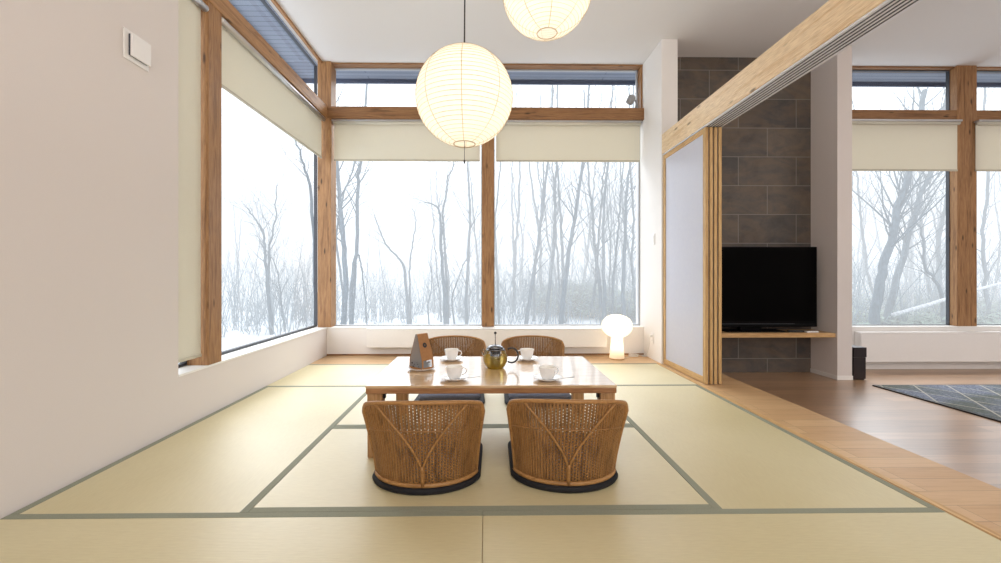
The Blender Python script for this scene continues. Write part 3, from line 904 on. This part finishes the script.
# ------------------------------------------------------------------ paper lanterns
def lantern(center, r, label, pull=False, power=30):
    cx, cy, cz = center
    t = thing('paper_lantern', label, 'pendant lamp', (cx, cy, cz), 0, 'round paper lanterns')
    a0 = R(13)
    n = 48
    prof = []
    NRIB = 30
    zs = []
    for i in range(NRIB*2+1):
        a = a0 + (pi-2*a0)*i/(NRIB*2)
        rr = r*(1.0 if i % 2 == 0 else .994)
        prof.append((rr*sin(a), -r*.985*cos(a)))
    MB().lathe(prof, n).build('paper_shade', M['washi'], t, smooth=True)
    rb = MB()
    for i in range(0, NRIB*2+1, 2):
        q, z = prof[i]
        rb.tube([((q+.0006)*cos(2*pi*j/48), (q+.0006)*sin(2*pi*j/48), z) for j in range(48)], .0014, 4, closed=True)
    for k in range(8):
        a = 2*pi*(k+.5)/8 + .39
        rb.tube([((q+.0004)*cos(a), (q+.0004)*sin(a), z) for q, z in prof[::2]], .0017, 4)
    rb.build('bamboo_ribs', M['rib'], t, smooth=True)
    q, z = prof[0]
    MB().tube([(q*cos(2*pi*j/32), q*sin(2*pi*j/32), z-.001) for j in range(32)], .0032, 6, closed=True).build('bottom_ring', M['rib'], t, smooth=True)
    MB().tube([(q*cos(2*pi*j/32), q*sin(2*pi*j/32), -z+.001) for j in range(32)], .0032, 6, closed=True).build('top_ring', M['rib'], t, smooth=True)
    MB().tube([(-q, 0, -z), (q, 0, -z)], .002, 6).build('hanger_bar', M['steel'], t)
    MB().tube([(0, 0, -z), (.004, 0, (ZC-cz)*.6), (0, 0, ZC-cz-.03)], .0045, 8).build('cord', M['cord'], t, smooth=True)
    MB().lathe([(0, ZC-cz-.04), (.035, ZC-cz-.035), (.045, ZC-cz-.001), (0, ZC-cz-.001)], 24).build('ceiling_rose', M['plastic'], t, smooth=True)
    MB().tube([(0, 0, -z), (0, 0, .07)], .012, 10).build('lamp_holder', M['plastic'], t, smooth=True)
    if pull:
        pc = MB().tube([(0, 0, -.06), (0, 0, -r-.085)], .0016, 5).build('pull_cord', M['cord'], t)
        MB().tube([(0, 0, -r-.105), (0, 0, -r-.085)], .0045, 8).build('pull_knob', M['cord'], pc)
    L = bpy.data.lights.new('lantern_bulb', 'POINT'); L.energy = power; L.color = (1.0, .94, .85); L.shadow_soft_size = .05
    lo = link(bpy.data.objects.new('lantern_bulb', L)); lo.parent = t; lo.location = (0, 0, 0)
    return t
lc = P(464.4, 97.6, 2.5)
lantern(tuple(lc), .291, 'round white paper lantern hanging lower, over the tea table, with a pull cord', True, 3.9)
lc2 = P(547, -9.5, 2.70)
lantern(tuple(lc2), .291, 'round white paper lantern hanging higher, cut off by the photo\'s top edge', False, 3.9)

# floor lamp of paper: round head on a flared foot
lp = P(617.5, 357, 4.60)
t = thing('paper_floor_lamp', 'glowing white mushroom-shaped paper lamp on the boards under the window', 'lamp', (lp.x, 4.62, 0))
hp_ = []
for i in range(33):
    a = R(30) + (pi-R(38))*i/32
    k = 1.0 if i % 2 == 0 else .985
    hp_.append((.168*sin(a)**.9*k, .368 - .128*cos(a)))
MB().lathe(hp_, 44).build('lamp_shade', M['washi_lamp'], t, smooth=True)
rb = MB()
for q, z in hp_[::2]:
    rb.tube([((q+.0006)*cos(2*pi*j/40), (q+.0006)*sin(2*pi*j/40), z) for j in range(40)], .0009, 4, closed=True)
rb.build('shade_ribs', M['rib'], t, smooth=True)
MB().lathe([(.082, .012), (.079, .05), (.071, .13), (.064, .20), (.064, .248), (.070, .256)], 40).build('lamp_foot', M['washi_lamp'], t, smooth=True)
MB().lathe([(0, 0), (.081, 0), (.084, .006), (.081, .012), (0, .012)], 36).build('base_plate', M['oak_x'], t, smooth=True)
for z, e in ((.37, 1.9), (.14, .5)):
    L = bpy.data.lights.new('lamp_bulb', 'POINT'); L.energy = e; L.color = (1.0, .87, .70); L.shadow_soft_size = .03
    lo = link(bpy.data.objects.new('lamp_bulb', L)); lo.parent = t; lo.location = (0, 0, z)
cd = MB()
pts = [(lp.x+.092, 4.63, .006), (lp.x+.16, 4.70, .004)]
for i in range(26):
    a = 2*pi*i/10
    pts.append((lp.x+.22 + .055*cos(a), 4.72 + .03*sin(a), .005 + .0012*i))
pts += [(XR-.045, 4.70, .02), (XR-.028, 4.66, .06), (XR-.030, 4.60, .16), (XR-.032, 4.582, .248)]
cd.tube([Vector(p) - Vector((lp.x, 4.62, 0)) for p in pts], .003, 6).build('power_cord', M['lace'], t, smooth=True)

# ------------------------------------------------------------------ outside: ground, trees, undergrowth, fog
GZ = -.62
rnd = random.Random(11)
def ground_h(x, y):
    m = .85*math.exp(-(((x-3.6)/2.6)**2 + ((y-15.5)/2.2)**2))
    m += .55*math.exp(-(((x-13)/6)**2 + ((y-14)/3)**2))
    return GZ + m + .06*sin(x*1.3+y*.7) + .05*sin(x*.6-y*1.1) + max(0, y-12)*.012
g = MB(); NX, NY = 70, 46
vs = []
for j in range(NY+1):
    for i in range(NX+1):
        x = -45 + 100*i/NX; y = -6 + 66*j/NY
        z = ground_h(x, y) if y > 5.8 or x < -2.8 else GZ - .05
        vs.append((x, y, z))
fsx = [(j*(NX+1)+i, j*(NX+1)+i+1, (j+1)*(NX+1)+i+1, (j+1)*(NX+1)+i) for j in range(NY) for i in range(NX)]
go = g.add(vs, fsx).build('ground', M['snow'], None, smooth=True)
go['kind'] = 'structure'

def branch(mb, rnd, p, d, r, length, depth, gnarl=.2, dens=.62):
    n = max(3, int(length/.3)) if depth > 0 else 3
    pts, rads = [p.copy()], [r]
    q = p.copy(); dd = d.normalized()
    step = length/n
    kids = []
    for i in range(n):
        dd = (dd + Vector((rnd.gauss(0, gnarl), rnd.gauss(0, gnarl), rnd.gauss(.07, gnarl*.6)))*.6).normalized()
        q = q + dd*step
        pts.append(q.copy()); rads.append(r*(1 - .75*(i+1)/n))
        kids.append((q.copy(), dd.copy(), rads[-1]))
    mb.tube(pts, rads, 5 if r > .02 else 3, cap=False)
    if depth > 0:
        for (kq, kd, kr) in kids:
            if rnd.random() > dens: continue
            a = rnd.uniform(0, 2*pi)
            side = Matrix.Rotation(a, 3, kd) @ kd.orthogonal().normalized()
            nd = (kd*rnd.uniform(.6, 1.2) + side*rnd.uniform(.5, 1.0) + Vector((0, 0, .15))).normalized()
            branch(mb, rnd, kq, nd, max(kr*.55, .0035), length*rnd.uniform(.3, .55), depth-1, gnarl*1.15, dens)

def trunk_tree(path, r0, r1, seed, branch_from=.35, nb=16, blen=1.5, depth=2, origin=None):
    """a trunk along a path of points, with bare branches growing from it"""
    rnd = random.Random(seed)
    mb = MB()
    path = [Vector(p) for p in path]
    # smooth resample (Catmull-Rom)
    sm = []
    for i in range(len(path)-1):
        p0 = path[max(i-1, 0)]; p1 = path[i]; p2 = path[i+1]; p3 = path[min(i+2, len(path)-1)]
        for k in range(5):
            u = k/5
            sm.append(.5*((2*p1) + (p2-p0)*u + (2*p0-5*p1+4*p2-p3)*u*u + (3*p1-p0-3*p2+p3)*u**3))
    sm.append(path[-1])
    n = len(sm)
    sm = [p + Vector((rnd.gauss(0, .010), rnd.gauss(0, .02), 0)) if 0 < i < n-1 else p for i, p in enumerate(sm)]
    o = sm[0].copy()
    sm = [p - o for p in sm]
    rads = [r0 + (r1-r0)*(i/(n-1))**.9 for i in range(n)]
    mb.tube(sm, rads, 8, cap=False)
    for k in range(nb):
        f = branch_from + (1-branch_from)*(k+rnd.random())/nb
        i = min(n-2, int(f*(n-1)))
        p = sm[i].lerp(sm[i+1], rnd.random()); d = (sm[i+1]-sm[i]).normalized()
        a = rnd.uniform(0, 2*pi)
        nd = (d*rnd.uniform(.7, 1.2) + Vector((cos(a), sin(a)*.7, 0))*rnd.uniform(.4, .9)).normalized()
        branch(mb, rnd, p, nd, min(.022, max(.005, rads[i]*rnd.uniform(.2, .42))), blen*rnd.uniform(.4, 1.1), depth)
    return mb, o

def hero(pix, Y, r0, r1, seed, label, group=None, mat='bark', name='bare_tree', **kw):
    pts = [P(px, py, Y + (i*.12)) for i, (px, py) in enumerate(pix)]
    b = pts[0]; pts[0] = Vector((b.x, b.y, ground_h(b.x, b.y)-.03))
    kw['nb'] = int(kw.get('nb', 14)*1.7)
    mb, o = trunk_tree(pts, r0*.72, r1*.72, seed, **kw)
    ob = mb.build(name, M[mat], None, smooth=True, loc=o)
    return tag(ob, label, 'tree', group)

# window left of the middle post
hero([(342, 332), (346, 290), (343, 240), (340, 205), (337, 160), (334, 90)], 9.5, .10, .05, 1, 'thick bare trunk right beside the corner post of the back window', nb=14)
hero([(351, 332), (352, 290), (357, 245), (358, 190), (362, 150), (368, 70)], 10.2, .085, .04, 2, 'dark curved bare trunk second from the corner post', nb=12, branch_from=.5)
hero([(347, 332), (341, 280), (337, 235), (344, 195), (354, 165), (360, 110)], 10.5, .05, .02, 3, 'slim forked bare tree leaning behind the corner trunks', nb=12)
hero([(352, 300), (356, 262), (360, 260), (364, 285), (367, 328)], 9.9, .035, .02, 4, 'bare sapling arched over beside the dark curved trunk', nb=3, blen=.7)
hero([(409, 332), (407, 300), (404, 268), (398, 258), (386, 244), (378, 226), (374, 214)], 12.5, .075, .015, 5, 'kinked bare tree leaning toward the corner post alone against white fog', nb=7, branch_from=.55, blen=1.0)
hero([(411, 332), (410, 290), (410, 262), (413, 240), (416, 220), (412, 208)], 12.7, .05, .012, 6, 'slim bare tree rising straight behind the kinked leaning tree', nb=9, branch_from=.4, blen=.9)
hero([(446, 332), (444, 290), (441, 240), (440, 215), (436, 206), (425, 202)], 11.5, .085, .02, 7, 'bare tree whose top bends sharply sideways, between corner and middle post', nb=12, branch_from=.3, blen=1.2)
hero([(440, 216), (446, 195), (446, 180), (453, 165), (456, 120)][0:0] or [(448, 332), (446, 270), (443, 215), (447, 190), (447, 178), (453, 164), (459, 100)], 11.8, .05, .018, 8, 'tall slender bare tree passing behind the sharply bent one', nb=12, branch_from=.35, blen=1.1)
hero([(467, 332), (466, 300), (469, 250), (470, 210), (468, 165), (470, 90)], 12.5, .075, .03, 9, 'straight bare tree just before the middle post', nb=16, branch_from=.2, blen=1.4)
hero([(430, 332), (428, 305), (432, 285), (429, 262)], 12.2, .035, .01, 10, 'short wavy bare sapling at the foot of the bent tree', nb=9, branch_from=.2, blen=.7)
hero([(456, 332), (452, 300), (461, 270), (468, 255)], 12.0, .04, .012, 12, 'slanted bare sapling between the two straight trunks by the middle post', nb=10, branch_from=.2, blen=.9)
# window right of the middle post
hero([(499, 332), (497, 270), (495, 225), (498, 190), (501, 150), (503, 80)], 12, .05, .02, 20, 'slender bare tree next to the middle post, on its sliding-door side', nb=16, branch_from=.2)
hero([(525, 332), (531, 290), (537, 250), (543, 205), (549, 150), (553, 80)], 12, .085, .03, 21, 'leaning bare tree, thick, beside the first slender trunk', nb=18, branch_from=.25)
hero([(545, 332), (549, 290), (554, 245), (555, 195), (557, 150), (558, 80)], 12.4, .085, .035, 22, 'upright bare tree crossing the thick leaning one', nb=18, branch_from=.3)
hero([(559, 332), (565, 285), (570, 245), (577, 205), (583, 160), (590, 80)], 11, .10, .04, 23, 'strongly slanted thick bare tree in the middle of the window', nb=16, branch_from=.35)
hero([(602, 332), (599, 280), (594, 235), (592, 205), (588, 175), (584, 90)], 11.8, .08, .03, 24, 'bare tree leaning away from the lamp, first of the pair over the mound', nb=16, branch_from=.3)
hero([(604, 332), (604, 280), (603, 235), (605, 195), (609, 150), (613, 80)], 11.6, .08, .03, 25, 'bare tree standing upright, second of the pair over the mound', nb=16, branch_from=.3)
hero([(612, 332), (613, 285), (617, 240), (620, 205), (621, 185), (628, 120)], 11.9, .06, .02, 26, 'wavy slim bare tree above the paper floor lamp', nb=16, branch_from=.25)
hero([(624, 332), (623, 285), (625, 230), (627, 190), (631, 150), (634, 80)], 11.4, .085, .03, 27, 'thick bare tree near the window end by the side wall', nb=18, branch_from=.3)
hero([(637, 332), (632, 260), (634, 220), (630, 160), (629, 80)], 12.2, .06, .03, 28, 'bare tree nearest the short side wall', nb=16, branch_from=.25)
hero([(534, 332), (535, 270), (541, 215), (544, 165), (540, 90)], 13, .06, .02, 29, 'pale slim bare tree tangled between the thick leaning pair', nb=18, branch_from=.2)
# side window
hero([(272, 334), (267, 285), (265, 250), (263, 232), (254, 218), (247, 208)], 11, .075, .018, 40, 'forked bare tree standing alone in the side window', nb=14, branch_from=.25, blen=1.2)
hero([(272, 334), (269, 285), (270, 245), (275, 220), (277, 185)], 11.2, .06, .015, 41, 'slender bare tree entwined with the forked one in the side window', nb=14, branch_from=.3, blen=1.1)
hero([(285, 334), (281, 300), (277, 270), (270, 255)], 11.4, .045, .012, 42, 'low leaning bare sapling in the side window', nb=14, branch_from=.2, blen=1.0)
hero([(318, 332), (314, 240), (310, 185), (303, 165), (296, 140), (285, 120)], 8.5, .06, .015, 43, 'bare tree reaching out from behind the corner post into the side window', nb=10, branch_from=.45, blen=1.2)
# living room window
hero([(872, 330), (879, 290), (888, 250), (899, 205), (911, 165), (925, 90)], 9.5, .15, .07, 50, 'thick leaning bare tree by the white pillar', nb=20, branch_from=.35, blen=2.0)
hero([(886, 330), (894, 288), (905, 250), (918, 205), (931, 165), (948, 90)], 10.2, .12, .05, 51, 'second leaning bare tree parallel to the thick one by the pillar', nb=20, branch_from=.3, blen=2.0)
hero([(910, 330), (911, 290), (912, 240), (913, 190), (912, 150), (914, 90)], 11, .075, .03, 52, 'pale straight birch-like trunk crossing the leaning pair', mat='bark_pale', nb=12, branch_from=.5, blen=1.4)
hero([(946, 330), (938, 285), (926, 268), (923, 240), (915, 215)], 9.8, .06, .02, 53, 'crooked bare tree with curling limbs beside the thick post', nb=14, branch_from=.2, blen=1.5)
hero([(990, 330), (986, 285), (983, 240), (988, 190), (985, 120), (986, 70)], 11, .07, .03, 54, 'straight bare tree beyond the thick living room post', nb=20, branch_from=.2, blen=1.5)

# hazy trees farther off: nine thin pole-like shapes, copied
protos = []
for k in range(9):
    rr = random.Random(100+k)
    pts = [Vector((0, 0, 0))]
    lean = Vector((rr.uniform(-.16, .16), rr.uniform(-.1, .1), 1))
    for j in range(7):
        pts.append(pts[-1] + Vector((lean.x + rr.gauss(0, .10), lean.y, 1.15)))
    mb, o = trunk_tree(pts, rr.uniform(.045, .08), .012, 200+k, branch_from=.12, nb=26, blen=1.3, depth=2)
    protos.append(mb.build('distant_tree', M['bark'], None, smooth=True))
placed = 0
spots_used = []
def far_tree(x, y, s, rz):
    global placed
    src = protos[placed % len(protos)]
    o = src if placed < len(protos) else link(src.copy())
    o.location = (x, y, ground_h(x, y)-.05); o.scale = (s, s, s); o.rotation_euler = (0, 0, rz)
    tag(o, 'thin grey bare tree fading into the fog behind the nearer trunks', 'tree', 'distant bare trees in the fog')
    placed += 1
for cnt, t0, t1, y0, y1, smax in ((14, -.80, -.38, 15, 21, .62), (8, -.36, -.10, 16, 21, .45), (9, -.14, .0, 13, 20, .75), (36, .0, .40, 12.5, 23, 1.05), (34, .82, 1.45, 11, 21, 1.05)):
    k = 0; tries = 0
    while k < cnt and tries < 4000:
        tries += 1
        y = rnd.uniform(y0, y1); x = y*rnd.uniform(t0, t1)
        if any((x-a)**2 + (y-b)**2 < .5 for a, b in spots_used): continue
        spots_used.append((x, y)); k += 1
        far_tree(x, y, rnd.uniform(.6, 1)*smax, rnd.uniform(0, 6.28))

# undergrowth: nobody could count its stems and blades
def shrubs(name, n, region, hmin, hmax, mat, label, seed, leaf=False):
    rr = random.Random(seed); mb = MB()
    for i in range(n):
        y = rr.uniform(region[2], region[3]); x = y*rr.uniform(region[0], region[1])
        z = ground_h(x, y)
        if leaf and x < 8 and z < GZ + .22: continue
        h = hmin + (hmax-hmin)*rr.random()**1.6
        if leaf:
            for k in range(5):
                a = rr.uniform(0, 6.28); b_ = Vector((x+rr.gauss(0, .12), y+rr.gauss(0, .12), z + h*rr.uniform(.2, 1)))
                d = Vector((cos(a), sin(a), rr.uniform(-.3, .4)))*rr.uniform(.10, .2); s_ = Vector((-sin(a), cos(a), .1))*rr.uniform(.02, .04)
                mb.add([b_-d, b_+s_, b_+d, b_-s_], [(0, 1, 2, 3)])
        else:
            for k in range(5):
                a = rr.uniform(0, 6.28); sp_ = rr.uniform(.05, .45)*h
                p0 = Vector((x+rr.gauss(0, .1), y+rr.gauss(0, .1), z-.02))
                p2 = p0 + Vector((cos(a)*sp_, sin(a)*sp_, h*rr.uniform(.6, 1)))
                p1 = p0.lerp(p2, .5) + Vector((rr.gauss(0, .05), rr.gauss(0, .05), .08*h))
                mb.tube([p0, p1, p2], [.011, .008, .003], 3, cap=False)
                for q in range(3):
                    c_ = p1.lerp(p2, rr.random()); e_ = c_ + Vector((rr.gauss(0, .16), rr.gauss(0, .16), rr.uniform(.05, .3)))
                    mb.tube([c_, e_], [.005, .002], 3, cap=False)
    o = mb.build(name, M[mat], None)
    return tag(o, label, 'undergrowth', None, 'stuff')
shrubs('brushwood', 230, (-.85, -.36, 10.5, 20), .3, 2.9, 'twig', 'tangle of bare grey brushwood low in the side window', 5)
shrubs('brushwood', 170, (-.36, .02, 13, 21), .3, 2.4, 'twig', 'hazy bare brushwood at the foot of the back window by the corner', 6)
shrubs('brushwood', 240, (.0, .42, 12, 20), .4, 2.8, 'twig', 'dense bare brushwood behind the mound over the floor lamp', 7)
shrubs('brushwood', 330, (.82, 1.45, 10, 20), .4, 2.9, 'twig', 'bare brushwood between the trees outside the living room', 8)
shrubs('bamboo_grass', 2200, (.12, .42, 12, 17), .2, .55, 'sasa', 'grey green low leaves covering the mound behind the floor lamp', 9, True)
shrubs('bamboo_grass', 2600, (.82, 1.45, 8, 14), .2, .5, 'sasa', 'grey green low leaves on the ground outside the living room', 10, True)

la, lb = P(893, 315, 8.6), P(1003, 283, 9.4)
lm = MB().tube([la + Vector((0, 0, 0)), la.lerp(lb, .3), la.lerp(lb, .7) + Vector((0, 0, .03)), lb, lb + (lb-la)*.5], [.042, .038, .034, .03, .02], 10)
lo = lm.build('fallen_log', M['log'], None, smooth=True)
tag(lo, 'pale fallen log lying slantwise outside the living room window', 'log')

# fog: a real body of mist behind the house
def make_fog(sigma, L):
    m = bpy.data.materials.new('winter_fog'); m.use_nodes = True
    t = m.node_tree; t.nodes.clear()
    out = t.nodes.new('ShaderNodeOutputMaterial'); ab = t.nodes.new('ShaderNodeVolumeAbsorption'); em = t.nodes.new('ShaderNodeEmission'); ad = t.nodes.new('ShaderNodeAddShader')
    ab.inputs['Color'].default_value = (0, 0, 0, 1); ab.inputs['Density'].default_value = sigma
    em.inputs['Color'].default_value = L; em.inputs['Strength'].default_value = sigma
    t.links.new(ab.outputs[0], ad.inputs[0]); t.links.new(em.outputs[0], ad.inputs[1]); t.links.new(ad.outputs[0], out.inputs['Volume'])
    return m
SKY = (.95, 1.0, 1.06)
fog = MB().box(-30, 40, 5.45, 45, -3, 8.5).build('fog_bank', make_fog(.072, (1.09, 1.15, 1.20, 1)), None)
tag(fog, 'white winter fog filling the woods behind the house', 'fog', None, 'stuff')

# ------------------------------------------------------------------ light
w = bpy.data.worlds.new('overcast'); scene.world = w; w.use_nodes = True
bg = w.node_tree.nodes['Background']
bg.inputs[0].default_value = (SKY[0], SKY[1], SKY[2], 1); bg.inputs[1].default_value = 3.0

def area(name, loc, rot, sx, sy, e, col=(1, 1, 1)):
    L = bpy.data.lights.new(name, 'AREA'); L.shape = 'RECTANGLE'; L.size = sx; L.size_y = sy; L.energy = e; L.color = col
    o = link(bpy.data.objects.new(name, L)); o.location = loc; o.rotation_euler = rot
    return o
area('fill_behind_camera', (1.2, -2.6, 1.9), (R(84), 0, R(0)), 5.0, 2.2, 80, (1.0, .99, .985))  # added fill behind the camera, not a lamp of the room
area('living_room_fill', (6.4, 1.0, 3.3), (0, 0, 0), 2.0, 3.0, 75, (1.0, .98, .96))  # added overhead fill, out of view, to brighten the living room side
area('ceiling_bounce_fill', (2.0, -1.6, .9), (R(180), 0, 0), 5.0, 1.6, 90, (1.0, .98, .96))  # added upward fill to brighten the ceiling, out of view
S = bpy.data.lights.new('overcast_sun', 'SUN'); S.energy = 15.0; S.angle = R(80); S.color = (.93, .97, 1.0)
so_ = link(bpy.data.objects.new('overcast_sun', S)); so_.rotation_euler = (R(-58), 0, R(-4))

# ------------------------------------------------------------------ camera
cam = bpy.data.cameras.new('camera'); co = link(bpy.data.objects.new('camera', cam))
cam.sensor_fit = 'HORIZONTAL'; cam.sensor_width = 36; cam.lens = F/1001*36
cam.shift_x = (500.5-CX)/1001; cam.shift_y = -(281.5-CY)/1001
cam.clip_start = .05; cam.clip_end = 300
co.location = (0, 0, H); co.rotation_euler = (R(90), 0, -PSI)
scene.camera = co
scene.view_settings.view_transform = 'Standard'
scene.view_settings.look = 'None'
scene.view_settings.exposure = 0.0
scene.cycles.max_bounces = 8
scene.cycles.transparent_max_bounces = 24
scene.cycles.sample_clamp_indirect = 6
